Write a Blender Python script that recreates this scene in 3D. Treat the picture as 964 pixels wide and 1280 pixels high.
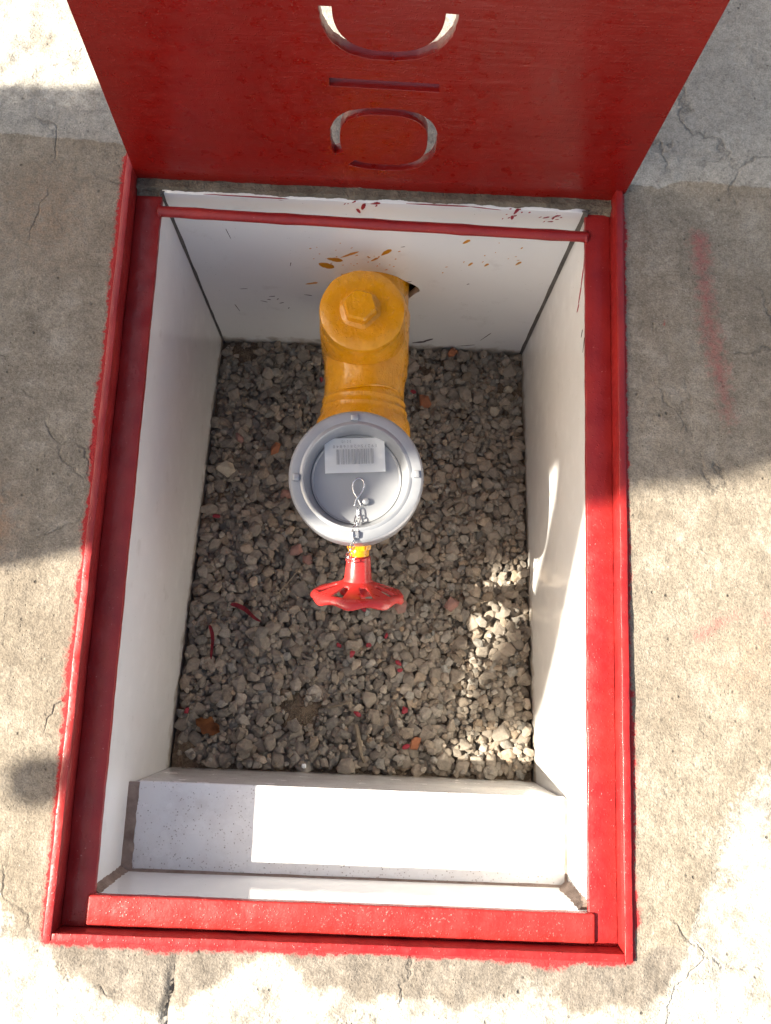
import bpy, bmesh, math, random
import numpy as np
from mathutils import Vector, Matrix, Euler

random.seed(7)
rng = np.random.default_rng(11)
scene = bpy.context.scene
for o in list(bpy.data.objects):
    bpy.data.objects.remove(o)

# ------------------------------------------------------------------ camera
cam_d = bpy.data.cameras.new('camera')
cam_d.sensor_fit = 'HORIZONTAL'
cam_d.sensor_width = 36.0
cam_d.lens = 36.0 * 1099.6 / 964.0
cam_d.clip_start = 0.01
cam_d.clip_end = 500.0
cam = bpy.data.objects.new('camera', cam_d)
cam.location = (0.01321, 0.16839, 0.75555)
cam.rotation_euler = (0.194647, -0.019821, 0.039865)
scene.collection.objects.link(cam)
scene.camera = cam

# ------------------------------------------------------------------ sky, sun, exposure
RX, RY = 1.20, 0.12                      # metres travelled in x and y for each metre the sunlight falls
to_sun = Vector((-RX, -RY, 1.0)).normalized()
world = bpy.data.worlds.new('World')
scene.world = world
world.use_nodes = True
wn = world.node_tree.nodes
wl = world.node_tree.links
wn.clear()
sky = wn.new('ShaderNodeTexSky')
sky.sky_type = 'NISHITA'
sky.sun_disc = False
sky.sun_elevation = math.asin(to_sun.z)
sky.sun_rotation = math.atan2(to_sun.x, to_sun.y) % (2 * math.pi)
sky.air_density = 1.0
sky.dust_density = 4.0
sky.ozone_density = 0.6
bg = wn.new('ShaderNodeBackground')
bg.inputs['Strength'].default_value = 0.085
wo = wn.new('ShaderNodeOutputWorld')
wl.new(sky.outputs[0], bg.inputs['Color'])
wl.new(bg.outputs[0], wo.inputs['Surface'])

sun_d = bpy.data.lights.new('sun', 'SUN')
sun_d.energy = 5.0
sun_d.angle = math.radians(0.55)
sun_d.color = (1.0, 0.965, 0.92)
sun = bpy.data.objects.new('sun', sun_d)
sun.rotation_euler = to_sun.to_track_quat('Z', 'Y').to_euler()
sun.location = (-4, -1, 4)
scene.collection.objects.link(sun)

scene.view_settings.view_transform = 'Standard'
scene.view_settings.look = 'None'
scene.view_settings.gamma = 1.0
scene.view_settings.use_curve_mapping = False
scene.view_settings.exposure = 1.70
scene.view_settings.use_white_balance = True          # the phone balanced its whites for the blue shade
scene.view_settings.white_balance_temperature = 7200
scene.view_settings.white_balance_tint = 7

C = scene.collection


# ------------------------------------------------------------------ object helpers
def link(o):
    C.objects.link(o)
    return o


def tag(o, label=None, cat=None, group=None, kind=None):
    if label: o['label'] = label
    if cat: o['category'] = cat
    if group: o['group'] = group
    if kind: o['kind'] = kind
    return o


def empty(name, loc, label, cat, group=None):
    o = bpy.data.objects.new(name, None)
    o.location = loc
    o.empty_display_size = 0.02
    link(o)
    return tag(o, label, cat, group)


def adopt(o, parent):
    """parent o while keeping the world coordinates its mesh was written in"""
    if parent is not None:
        o.parent = parent
        bpy.context.view_layer.update()
        o.matrix_parent_inverse = parent.matrix_world.inverted()
    return o


def obj(name, me, mat, parent=None, smooth=False):
    o = bpy.data.objects.new(name, me)
    me.materials.clear()
    me.materials.append(mat)
    if smooth:
        me.polygons.foreach_set('use_smooth', [True] * len(me.polygons))
    link(o)
    return adopt(o, parent)


def from_bm(bm, name='m'):
    bmesh.ops.recalc_face_normals(bm, faces=bm.faces)
    me = bpy.data.meshes.new(name)
    bm.to_mesh(me)
    bm.free()
    return me


def auto_smooth(me, deg=35):
    """smooth faces, sharp edges above the angle"""
    bm = bmesh.new(); bm.from_mesh(me)
    lim = math.radians(deg)
    for f in bm.faces: f.smooth = True
    for e in bm.edges:
        e.smooth = not (len(e.link_faces) == 2 and e.calc_face_angle() > lim)
    bm.to_mesh(me); bm.free()
    return me


def box_bm(lo, hi, bevel=0.0, seg=2):
    bm = bmesh.new()
    bmesh.ops.create_cube(bm, size=1.0)
    lo, hi = Vector(lo), Vector(hi)
    for v in bm.verts:
        v.co = Vector(((lo[i] + hi[i]) / 2 + v.co[i] * (hi[i] - lo[i])) for i in range(3))
    if bevel:
        bmesh.ops.bevel(bm, geom=list(bm.edges), offset=bevel, segments=seg, affect='EDGES', profile=0.5)
    return bm


def box(name, lo, hi, mat, parent=None, bevel=0.0, seg=2):
    return obj(name, auto_smooth(from_bm(box_bm(lo, hi, bevel, seg)), 50), mat, parent)


def lathe(profile, n=48, mtx=None, wob=None):
    """profile: list of (r, z); closes the ends when r == 0"""
    bm = bmesh.new()
    rings = []
    for r, z in profile:
        if r < 1e-6:
            rings.append([bm.verts.new((0, 0, z))])
        else:
            rings.append([bm.verts.new((r * math.cos(2 * math.pi * k / n), r * math.sin(2 * math.pi * k / n), z)) for k in range(n)])
    for a, b in zip(rings, rings[1:]):
        for k in range(n):
            k2 = (k + 1) % n
            if len(a) == 1 and len(b) == 1: continue
            if len(a) == 1: bm.faces.new((a[0], b[k], b[k2]))
            elif len(b) == 1: bm.faces.new((a[k], a[k2], b[0]))
            else: bm.faces.new((a[k], a[k2], b[k2], b[k]))
    if mtx is not None:
        bmesh.ops.transform(bm, matrix=mtx, verts=bm.verts)
    return auto_smooth(from_bm(bm), 32)


def tube_bm(pts, rad, n=10, closed=False, bm=None):
    bm = bm or bmesh.new()
    pts = [Vector(p) for p in pts]
    if not hasattr(rad, '__len__'): rad = [rad] * len(pts)
    rings = []
    N = len(pts)
    up = None
    for i, p in enumerate(pts):
        if closed:
            t = (pts[(i + 1) % N] - pts[i - 1]).normalized()
        else:
            t = (pts[min(i + 1, N - 1)] - pts[max(i - 1, 0)]).normalized()
        if up is None:
            up = t.orthogonal().normalized()
        up = (up - t * up.dot(t))
        up = up.normalized() if up.length > 1e-5 else t.orthogonal().normalized()
        s = t.cross(up)
        rings.append([bm.verts.new(p + (up * math.cos(2 * math.pi * k / n) + s * math.sin(2 * math.pi * k / n)) * rad[i]) for k in range(n)])
    pairs = list(zip(rings, rings[1:]))
    if closed: pairs.append((rings[-1], rings[0]))
    for a, b in pairs:
        for k in range(n):
            bm.faces.new((a[k], a[(k + 1) % n], b[(k + 1) % n], b[k]))
    if not closed:
        bm.faces.new(rings[0]); bm.faces.new(rings[-1])
    return bm


def tube(name, pts, rad, mat, parent=None, n=10, closed=False):
    return obj(name, auto_smooth(from_bm(tube_bm(pts, rad, n, closed)), 50), mat, parent)


def plate(outer, holes, depth, mtx, bevel=0.0):
    """flat plate in local XY with real cut-outs, depth along local Z"""
    cu = bpy.data.curves.new('plate', 'CURVE')
    cu.dimensions = '2D'
    cu.fill_mode = 'BOTH'
    cu.extrude = depth / 2
    cu.bevel_depth = bevel
    cu.bevel_resolution = 1
    cu.offset = -bevel
    for poly in [outer] + holes:
        s = cu.splines.new('POLY')
        s.points.add(len(poly) - 1)
        for p, q in zip(s.points, poly): p.co = (q[0], q[1], 0, 1)
        s.use_cyclic_u = True
    o = bpy.data.objects.new('plate', cu)
    C.objects.link(o)
    dg = bpy.context.evaluated_depsgraph_get()
    me = bpy.data.meshes.new_from_object(o.evaluated_get(dg))
    bpy.data.objects.remove(o)
    bpy.data.curves.remove(cu)
    me.transform(mtx)
    return me


def vnoise(x, y, f, seed=0):
    """numpy value noise"""
    x = np.asarray(x) * f; y = np.asarray(y) * f
    xi = np.floor(x).astype(np.int64); yi = np.floor(y).astype(np.int64)
    xf = x - xi; yf = y - yi
    xf = xf * xf * (3 - 2 * xf); yf = yf * yf * (3 - 2 * yf)
    def h(a, b):
        n = (a * 374761393 + b * 668265263 + seed * 974711) & 0xffffffff
        n = ((n ^ (n >> 13)) * 1274126177) & 0xffffffff
        return ((n ^ (n >> 16)) & 0xffff) / 65535.0
    return (h(xi, yi) * (1 - xf) + h(xi + 1, yi) * xf) * (1 - yf) + (h(xi, yi + 1) * (1 - xf) + h(xi + 1, yi + 1) * xf) * yf


def fbm(x, y, f, o=4, seed=0):
    s = 0; a = 1; t = 0
    for k in range(o):
        s = s + a * vnoise(x, y, f * 2 ** k, seed + k * 17); t += a; a *= .55
    return s / t - 0.5


# ------------------------------------------------------------------ materials
class NT:
    def __init__(s, name):
        s.m = bpy.data.materials.new(name)
        s.m.use_nodes = True
        s.t = s.m.node_tree
        s.p = s.t.nodes['Principled BSDF']
        s.coord = s.t.nodes.new('ShaderNodeNewGeometry').outputs['Position']
    def n(s, kind, **kw):
        nd = s.t.nodes.new(kind)
        for k, v in kw.items(): setattr(nd, k, v)
        return nd
    def set(s, sock, v):
        if hasattr(v, 'is_output'): s.t.links.new(v, sock)
        else: sock.default_value = v
    def noise(s, scale, detail=4, rough=0.55, dist=0.0, vec=None):
        nd = s.n('ShaderNodeTexNoise')
        s.set(nd.inputs['Vector'], vec or s.coord)
        nd.inputs['Scale'].default_value = scale
        nd.inputs['Detail'].default_value = detail
        nd.inputs['Roughness'].default_value = rough
        nd.inputs['Distortion'].default_value = dist
        return nd.outputs[0]
    def voro(s, scale, feature='F1', vec=None):
        nd = s.n('ShaderNodeTexVoronoi', feature=feature)
        s.set(nd.inputs['Vector'], vec or s.coord)
        nd.inputs['Scale'].default_value = scale
        return nd.outputs['Distance']
    def stretch(s, sx, sy, sz):
        nd = s.n('ShaderNodeVectorMath', operation='MULTIPLY')
        s.set(nd.inputs[0], s.coord); nd.inputs[1].default_value = (sx, sy, sz)
        return nd.outputs[0]
    def ramp(s, v, a, b, lo=0.0, hi=1.0):
        nd = s.n('ShaderNodeMapRange')
        s.set(nd.inputs['Value'], v)
        for k, x in zip(('From Min', 'From Max', 'To Min', 'To Max'), (a, b, lo, hi)): nd.inputs[k].default_value = x
        return nd.outputs[0]
    def math(s, op, a, b=0.0):
        nd = s.n('ShaderNodeMath', operation=op)
        s.set(nd.inputs[0], a); s.set(nd.inputs[1], b)
        return nd.outputs[0]
    def mix(s, f, a, b, blend='MIX'):
        nd = s.n('ShaderNodeMix', data_type='RGBA', blend_type=blend)
        s.set(nd.inputs['Factor'], f)
        s.set(nd.inputs[6], a if hasattr(a, 'is_output') else (*a, 1))
        s.set(nd.inputs[7], b if hasattr(b, 'is_output') else (*b, 1))
        return nd.outputs[2]
    def attr(s, name):
        return s.n('ShaderNodeAttribute', attribute_name=name)
    def sep(s, v):
        nd = s.n('ShaderNodeSeparateXYZ'); s.set(nd.inputs[0], v); return nd.outputs
    def bump(s, h, strength, dist, normal=None):
        nd = s.n('ShaderNodeBump')
        nd.inputs['Strength'].default_value = strength
        nd.inputs['Distance'].default_value = dist
        s.set(nd.inputs['Height'], h)
        if normal is not None: s.set(nd.inputs['Normal'], normal)
        return nd.outputs[0]
    def done(s, col, rough, normal=None, metal=0.0, spec=0.5, coat=0.0):
        s.set(s.p.inputs['Base Color'], col if hasattr(col, 'is_output') else (*col, 1))
        s.set(s.p.inputs['Roughness'], rough)
        s.set(s.p.inputs['Metallic'], metal)
        s.p.inputs['Specular IOR Level'].default_value = spec
        s.p.inputs['Coat Weight'].default_value = coat
        s.p.inputs['Coat Roughness'].default_value = 0.08
        if normal is not None: s.set(s.p.inputs['Normal'], normal)
        return s.m


def paint_mat(name, base, dark, pale, chip_lo, chip_hi, rough=0.32, brush=(1, 1, 1), bumpd=0.0006, coat=0.25):
    t = NT(name)
    a = t.noise(26, 4)
    col = t.mix(t.ramp(a, .35, .68), base, dark)
    st = t.noise(140, 3, .6, 0.3, t.stretch(*brush))
    col = t.mix(t.ramp(st, .56, .74, 0, .35), col, dark)
    fl = t.noise(520, 2, .5)
    big = t.noise(40, 3)
    f = t.math('MULTIPLY', t.ramp(fl, chip_lo, chip_hi), t.ramp(big, .42, .62))
    col = t.mix(f, col, pale)
    h = t.math('ADD', t.noise(70, 5, .6), t.math('MULTIPLY', st, .9))
    h = t.math('ADD', h, t.math('MULTIPLY', t.ramp(t.voro(330), 0, .25, 1, 0), .35))
    return t.done(col, t.ramp(t.noise(90, 3), .3, .7, rough - .1, rough + .14), t.bump(h, .55, bumpd), coat=coat)


M = {}
M['red_frame'] = paint_mat('red_frame', (.33, .017, .015), (.24, .009, .011), (.66, .26, .25), .70, .80, .42, (.25, .04, 1), .0016, .10)
M['red_bar'] = paint_mat('red_bar', (.38, .026, .023), (.32, .018, .016), (.66, .26, .23), .62, .82, .42, (.05, .4, 1), .0016, .10)
M['red_lid'] = paint_mat('red_lid', (.235, .0040, .0022), (.205, .0036, .0020), (.36, .07, .05), .68, .78, .33, (.12, 1, 1), .0014, .12)
M['red_wheel'] = paint_mat('red_wheel', (.50, .028, .026), (.43, .022, .020), (.75, .3, .3), .75, .85, .30, (1, 1, 1), .0003, .3)
M['yellow'] = paint_mat('yellow', (.74, .325, .006), (.66, .265, .005), (.80, .58, .22), .68, .80, .28, (.5, .2, .5), .0026, .35)

def tile_mat(name, col=(.85, .85, .835), speck=0.0, rough=.10):
    t = NT(name)
    c = t.mix(t.ramp(t.noise(9, 3), .3, .7), col, tuple(x * .955 for x in col))
    x, y, z = t.sep(t.coord)
    lvl = t.math('ADD', z, t.math('MULTIPLY', y, .187))          # height above the sloping gravel
    d = t.math('ADD', lvl, t.math('MULTIPLY', t.noise(60, 4), -.05))
    c = t.mix(t.ramp(d, -.266, -.250, .75, 0), c, (.34, .27, .19))
    sm = t.math('MULTIPLY', t.ramp(t.noise(34, 5, .65), .60, .72), .22)
    c = t.mix(sm, c, (.48, .45, .41))
    v = t.ramp(t.voro(150), .07, .10, 1, 0)
    v = t.math('MULTIPLY', v, t.ramp(t.noise(45, 3), .50 - speck * .12, .62 - speck * .12))
    c = t.mix(t.math('MULTIPLY', v, .35 + .5 * speck), c, (.10, .075, .06))
    if speck:
        v2 = t.math('MULTIPLY', t.ramp(t.voro(330), .14, .26, 1, 0), t.ramp(t.noise(60, 3), .40, .60))
        c = t.mix(t.math('MULTIPLY', v2, .75), c, (.25, .19, .16))
        c = t.mix(t.math('MULTIPLY', t.ramp(t.noise(30, 5, .7), .46, .75), .35), c, (.50, .42, .40))
    return t.done(c, t.ramp(t.noise(40, 4), .35, .75, rough - .05, rough + .17), t.bump(t.noise(14, 2), .10, .002))
M['tile'] = tile_mat('tile')
M['tile_tread'] = tile_mat('tile_tread', (.80, .79, .79), 1.0, .2)
M['tile_riser'] = tile_mat('tile_riser', (.70, .69, .67), 0.5, .15)

def simple(name, c1, c2, scale, rough, bump=.4, bd=.001, spec=.5, metal=0.0):
    t = NT(name)
    a = t.noise(scale, 5, .6)
    h = t.noise(scale * 4, 5, .65)
    return t.done(t.mix(t.ramp(a, .35, .65), c1, c2), rough, t.bump(h, bump, bd), spec=spec, metal=metal)
M['grout_dark'] = simple('grout_dark', (.075, .07, .065), (.13, .12, .11), 60, .85)
M['grout_brown'] = simple('grout_brown', (.17, .115, .09), (.29, .22, .185), 60, .9, .8, .002)
M['mortar'] = simple('mortar', (.13, .105, .075), (.26, .215, .16), 60, .95, 1.0, .006)
M['cavity'] = simple('cavity', (.035, .018, .012), (.075, .04, .025), 60, .95, 1.0, .006)
M['paint_yellow'] = simple('paint_yellow', (.62, .26, .01), (.55, .22, .01), 60, .35)
M['paint_red'] = simple('paint_red', (.36, .01, .03), (.26, .008, .03), 60, .4)
M['scuff'] = simple('scuff', (.06, .045, .045), (.14, .11, .10), 80, .7)
M['sticker'] = simple('sticker', (.88, .90, .91), (.84, .87, .89), 40, .45, .1, .0005)
M['ink'] = simple('ink', (.22, .23, .25), (.33, .35, .37), 900, .6)
M['wire'] = simple('wire', (.72, .72, .72), (.58, .58, .60), 200, .25, .1, .0003, .5, 1.0)
M['bark'] = simple('bark', (.09, .06, .04), (.20, .15, .11), 14, .95, 1.0, .02)
M['leaf_green'] = simple('leaf_green', (.05, .10, .025), (.08, .13, .03), 5, .5)
M['brick'] = simple('brick', (.36, .13, .06), (.26, .10, .05), 90, .9, .6, .001)
M['brick_pink'] = simple('brick_pink', (.30, .15, .12), (.22, .13, .11), 90, .9, .6, .001)
M['dry_leaf'] = simple('dry_leaf', (.36, .13, .04), (.22, .08, .03), 150, .7, .4, .001)
M['pale_stone'] = simple('pale_stone', (.44, .38, .29), (.36, .31, .24), 120, .9, .5, .001)
M['twig'] = simple('twig', (.26, .21, .15), (.17, .13, .09), 120, .9)
M['rubber'] = simple('rubber', (.035, .035, .035), (.06, .06, .06), 120, .8)
M['paint_chip'] = simple('paint_chip', (.30, .008, .022), (.20, .007, .018), 160, .5)

t = NT('aluminium')
sw = t.noise(30, 4, .6)
M['alu'] = t.done(t.mix(t.ramp(sw, .3, .7), (.385, .395, .41), (.32, .33, .345)),
                  t.ramp(t.noise(70, 4, .6), .3, .7, .30, .46), t.bump(t.noise(700, 3, .6), .12, .0004), metal=.45)
t = NT('aluminium_face')
M['alu_face'] = t.done(t.mix(t.ramp(t.noise(24, 4), .3, .7), (.37, .378, .39), (.325, .333, .345)),
                  t.ramp(t.noise(50, 4, .6), .3, .7, .34, .46), t.bump(t.noise(600, 3, .6), .1, .0003), metal=.40)

# stones
t = NT('gravel')
tint = t.attr('tint')
nz = t.noise(210, 4, .65)
col = t.mix(t.ramp(nz, .3, .72), (.315, .268, .216), (.190, .158, .124))
nd = t.n('ShaderNodeMix', data_type='RGBA', blend_type='MULTIPLY')
nd.inputs['Factor'].default_value = 1.0
t.set(nd.inputs[6], col); t.set(nd.inputs[7], tint.outputs['Color'])
col = t.mix(t.math('MULTIPLY', t.ramp(t.noise(900, 2), .55, .72), .35), nd.outputs[2], (.36, .31, .25))
M['gravel'] = t.done(col, .92, t.bump(t.math('ADD', t.noise(330, 5, .65), t.math('MULTIPLY', t.noise(1300, 2), .4)), .6, .0012), spec=.3)
t = NT('gravel_piece')
oi = t.n('ShaderNodeObjectInfo')
rn = oi.outputs['Random']
nz = t.noise(210, 4, .65)
col = t.mix(t.ramp(nz, .3, .72), (.322, .273, .220), (.198, .164, .129))
col = t.mix(t.ramp(rn, .0, 1.0, 0, .42), col, (.150, .132, .112))
col = t.mix(t.ramp(t.math('FRACT', t.math('MULTIPLY', rn, 7.31)), .72, 1.0, 0, .55), col, (.36, .30, .235))
col = t.mix(t.math('MULTIPLY', t.ramp(t.noise(900, 2), .55, .72), .35), col, (.36, .31, .25))
M['gravel_piece'] = t.done(col, .92, t.bump(t.math('ADD', t.noise(330, 5, .65), t.math('MULTIPLY', t.noise(1300, 2), .4)), .6, .0012), spec=.3)
t = NT('sand_bed')
M['sand_bed'] = t.done(t.mix(t.ramp(t.noise(160, 5, .7), .35, .68), (.25, .185, .13), (.13, .095, .065)), .97,
                       t.bump(t.math('ADD', t.noise(500, 4, .7), t.ramp(t.voro(420), 0, .5, 1, 0)), 1.0, .002), spec=.2)

# ground: zones from the mesh (light slab, grey mortar, red paint, dirt) with procedural relief
t = NT('ground')
za = t.attr('zones')
zs = t.n('ShaderNodeSeparateColor'); t.set(zs.inputs[0], za.outputs['Color'])
zr, zg, zb = zs.outputs
zd = za.outputs['Alpha']
n1 = t.noise(9, 5, .6); n2 = t.noise(42, 5, .65); n3 = t.noise(190, 5, .7); n4 = t.noise(640, 3, .65)
base = t.mix(t.ramp(n1, .34, .66), (.300, .258, .206), (.235, .198, .155))
base = t.mix(t.ramp(n2, .42, .70, 0, .55), base, (.150, .122, .092))
base = t.mix(t.ramp(n2, .30, .44, .45, 0), base, (.37, .335, .285))
slab = t.mix(t.ramp(n2, .36, .68), (.40, .375, .33), (.285, .262, .228))
slab = t.mix(t.ramp(n1, .40, .66, 0, .5), slab, (.29, .27, .245))
white = t.mix(t.ramp(n2, .36, .66), (.50, .47, .42), (.27, .245, .21))
big = t.noise(4.5, 4, .6, .6)
base = t.mix(t.ramp(big, .50, .68, 0, .45), base, (.185, .150, .115))
ag = t.math('MULTIPLY', t.ramp(t.voro(310), .10, .24, 1, 0), t.ramp(t.noise(120, 3), .50, .62))
base = t.mix(t.math('MULTIPLY', ag, .55), base, (.46, .42, .36))
slab = t.mix(t.ramp(big, .46, .64, 0, .5), slab, (.235, .222, .20))
vc = t.n('ShaderNodeTexVoronoi', feature='DISTANCE_TO_EDGE')
wv = t.n('ShaderNodeVectorMath', operation='ADD')
nv = t.n('ShaderNodeTexNoise'); t.set(nv.inputs['Vector'], t.coord); nv.inputs['Scale'].default_value = 18; nv.inputs['Detail'].default_value = 5
sc = t.n('ShaderNodeVectorMath', operation='SCALE'); t.set(sc.inputs[0], nv.outputs['Color']); sc.inputs['Scale'].default_value = .10
t.set(wv.inputs[0], t.coord); t.set(wv.inputs[1], sc.outputs[0])
t.set(vc.inputs['Vector'], wv.outputs[0]); vc.inputs['Scale'].default_value = 5.5
hair = t.math('MULTIPLY', t.ramp(vc.outputs['Distance'], .0, .014, 1, 0), t.ramp(t.noise(11, 3), .50, .60))
base = t.mix(t.math('MULTIPLY', hair, .6), base, (.10, .085, .07))
slab = t.mix(t.math('MULTIPLY', hair, .7), slab, (.11, .10, .09))
mort = t.mix(t.ramp(n2, .34, .66), (.235, .205, .175), (.155, .132, .110))
col = t.mix(t.ramp(t.math('ADD', zr, t.math('MULTIPLY', t.math('SUBTRACT', n3, .5), .25)), .44, .56), base, slab)
col = t.mix(t.ramp(t.math('ADD', zd, t.math('MULTIPLY', t.math('ADD', t.math('SUBTRACT', n2, .5), t.math('SUBTRACT', n3, .5)), 1.0)), .34, .66), col, white)
col = t.mix(t.ramp(t.math('ADD', zg, t.math('MULTIPLY', t.math('ADD', t.math('SUBTRACT', n3, .5), t.math('SUBTRACT', n2, .5)), .55)), .36, .64, 0, .85), col, mort)
pits = t.math('MAXIMUM', t.math('MULTIPLY', t.ramp(t.voro(95), .05, .16, 1, 0), t.ramp(n2, .48, .60)), t.math('MULTIPLY', t.ramp(t.voro(230), .03, .17, 1, 0), t.ramp(t.noise(31, 4), .50, .66)))
col = t.mix(t.math('MULTIPLY', pits, .75), col, (.085, .07, .055))
col = t.mix(t.math('MULTIPLY', t.math('MULTIPLY', t.attr('rust').outputs['Fac'], t.ramp(n3, .35, .6)), .75), col, (.26, .125, .06))
grain = t.ramp(t.math('ADD', n4, t.math('MULTIPLY', t.math('SUBTRACT', n3, .5), .8)), .28, .72, .66, 1.28)
gm = t.n('ShaderNodeMix', data_type='RGBA', blend_type='MULTIPLY'); gm.inputs['Factor'].default_value = 1
gc = t.n('ShaderNodeCombineColor')
for i in range(3): t.set(gc.inputs[i], grain)
t.set(gm.inputs[6], col); t.set(gm.inputs[7], gc.outputs[0]); col = gm.outputs[2]
pn = t.math('ADD', zb, t.math('MULTIPLY', t.math('SUBTRACT', n3, .5), 1.1))
pf = t.math('MAXIMUM', t.ramp(pn, .50, .62, 0, .95), t.ramp(pn, .34, .85, 0, .85))
pf = t.math('MULTIPLY', pf, t.ramp(zb, .02, .12))
sk = t.math('ADD', t.attr('stroke').outputs['Fac'], t.math('MULTIPLY', t.math('SUBTRACT', n3, .5), 1.3))
col = t.mix(t.math('MULTIPLY', t.ramp(sk, .30, 1.0, 0, .80), t.ramp(t.attr('stroke').outputs['Fac'], .02, .3)), col, (.33, .045, .055))
col = t.mix(pf, col, (.38, .024, .028))
hh = t.math('ADD', t.math('MULTIPLY', n2, .9), t.math('ADD', n3, t.math('MULTIPLY', n4, .5)))
hh = t.math('SUBTRACT', hh, t.math('ADD', t.math('MULTIPLY', pits, .9), t.math('MULTIPLY', hair, .8)))
M['ground'] = t.done(col, .93, t.bump(hh, .6, .0028), spec=.25)

# ------------------------------------------------------------------ ground sheet
def axis(lo, hi, step, marks, far):
    a = list(np.arange(lo, hi + step / 2, step))
    for m in marks:
        k = int(np.argmin([abs(v - m) for v in a])); a[k] = m
    out = []; d = step; v = hi
    while v < far: d *= 1.45; v += d; out.append(v)
    pre = []; d = step; v = lo
    while v > -far: d *= 1.45; v -= d; pre.append(v)
    return np.array(pre[::-1] + a + out)
HX, HY0, HY1 = .2280, -.0342, .6425
xs = axis(-.47, .47, .0032, (-HX, HX), 60)
ys = axis(-.20, .96, .0032, (HY0, HY1), 60)
X, Y = np.meshgrid(xs, ys)
near = np.clip(1.4 - np.hypot(X, Y - .3), 0, 1)
slab_edge = np.interp(X, [-.6, -.349, -.241, -.20, .22, .238, .262, .285, .31, .368, .6], [.66, .657, .652, .642, .640, .636, .631, .641, .639, .637, .634]) + fbm(X, Y, 45, 3, 5) * .008
slab_m = np.clip(.5 + (Y - slab_edge) / .012, 0, 1)
mort_edge = np.interp(X, [-.6, -.30, -.264, -.226, -.211, -.185, -.1415, -.111, -.076, -.0455, -.0135, .030, .086, .135, .172, .197, .253, .273, .30, .6],
                      [.3, .10, -.020, -.034, -.054, -.068, -.078, -.0735, -.0525, -.0460, -.062, -.074, -.074, -.058, -.0556, -.0746, -.0643, -.022, .06, .3]) + fbm(X, Y, 28, 4, 9) * .034
mort_lo = np.clip(.5 + (Y - mort_edge) / .022, 0, 1)
mort_hi = np.clip(.5 + (-.026 + fbm(X, Y, 30, 3, 31) * .03 - Y) / .02, 0, 1)
mort_m = np.minimum(mort_lo, mort_hi)
white_lo = np.clip(.5 + (mort_edge - Y) / .030, 0, 1)
white_r = np.clip((X - .27 - fbm(X, Y, 18, 3, 41) * .10) / .06, 0, 1) * np.clip((.13 - Y + fbm(X, Y, 20, 3, 43) * .12) / .08, 0, 1)
white_m = np.maximum(white_lo * np.clip((.05 - Y) / .05, 0, 1), white_r)
white_m = np.maximum(white_m, np.clip((Y - .675) / .02, 0, 1) * np.clip((-.10 - X) / .1, 0, 1) * .85)
# red paint that strayed over the frame's edge, and two faded brush strokes
dx = np.maximum(np.abs(X) - HX, 0); dy = np.maximum(np.maximum(HY0 - Y, Y - HY1), 0)
dist = np.hypot(dx, dy)
wid = .0070 + .022 * np.clip(fbm(X * .6, Y, 24, 3, 55) + .02, 0, .4)
wid = wid + np.where((X > 0) & (np.abs(Y - .004) < .020), .010 * np.clip(1 - np.abs(Y - .0) / .022, 0, 1), 0)
wid = wid + np.where((Y < 0) & (np.abs(X - .165) < .022), .012 * np.clip(1 - np.abs(X - .167) / .022, 0, 1), 0)
wid = wid + np.where((X < 0) & (Y > .33) & (Y < .64), .004, 0) + np.where((X < 0) & (Y < .25), .003, 0)
paint = np.clip(1.02 - dist / wid, 0, 1) * (Y < .66)
def seg(ax, ay, bx, by, w, s):
    tt = np.clip(((X - ax) * (bx - ax) + (Y - ay) * (by - ay)) / ((bx - ax) ** 2 + (by - ay) ** 2), 0, 1)
    d = np.hypot(X - ax - tt * (bx - ax), Y - ay - tt * (by - ay))
    return np.clip(1 - d / w, 0, 1) * s * (1 - .25 * tt)
stroke = np.zeros_like(X)
stroke = np.maximum(stroke, seg(.300, .583, .306, .500, .020, .74))
stroke = np.maximum(stroke, seg(.306, .500, .322, .410, .022, .70))
stroke = np.maximum(stroke, seg(.290, .221, .322, .240, .016, .64))
stroke = np.maximum(stroke, seg(.345, .236, .350, .245, .014, .56))
paint = np.maximum(paint, seg(.2652, .497, .2660, .500, .004, .9))
Z = .0165 + near * (fbm(X, Y, 6, 2, 1) * .005 + fbm(X, Y, 30, 3, 2) * .0012 + fbm(X, Y, 150, 3, 3) * .0014)
Z = Z + slab_m * .0030 + mort_m * (fbm(X, Y, 110, 4, 71) * .003) - white_lo * .001 + white_m * fbm(X, Y, 60, 4, 77) * .006
# a crack in the mortar below the frame, one across the far slab
rust = np.exp(-(((X + .318) / .026) ** 2 + ((Y - .292) / .030) ** 2)) + .45 * np.exp(-(((X + .30) / .05) ** 2 + ((Y - .58) / .06) ** 2)) + .35 * np.exp(-(((X - .33) / .04) ** 2 + ((Y - .20) / .03) ** 2))
crk = np.interp(Y, [-.2, -.11, -.075, -.055, -.036], [-.128, -.132, -.130, -.1275, -.124]) + fbm(X * 0, Y, 120, 3, 81) * .006
Z = Z - np.exp(-((X - crk) / .0026) ** 2) * np.clip((-.036 - Y) / .03, 0, 1) * .006
crk2 = .668 - .12 * np.maximum(X - .305, -.02) + fbm(X, Y * 0, 60, 3, 83) * .008
Z = Z - np.exp(-((Y - crk2) / .0028) ** 2) * (np.clip((X - .25) / .02, 0, 1)) * .0035 * np.clip((.345 - X) / .03, 0, 1)
Z = np.where((dist < .004) & (dist >= 0), np.minimum(Z, .0195), Z)
ny, nx = X.shape
idx = np.arange(nx * ny).reshape(ny, nx)
cx = (X[:-1, :-1] + X[1:, 1:]) / 2; cy = (Y[:-1, :-1] + Y[1:, 1:]) / 2
keep = ~((np.abs(cx) < HX) & (cy > HY0) & (cy < HY1))
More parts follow.
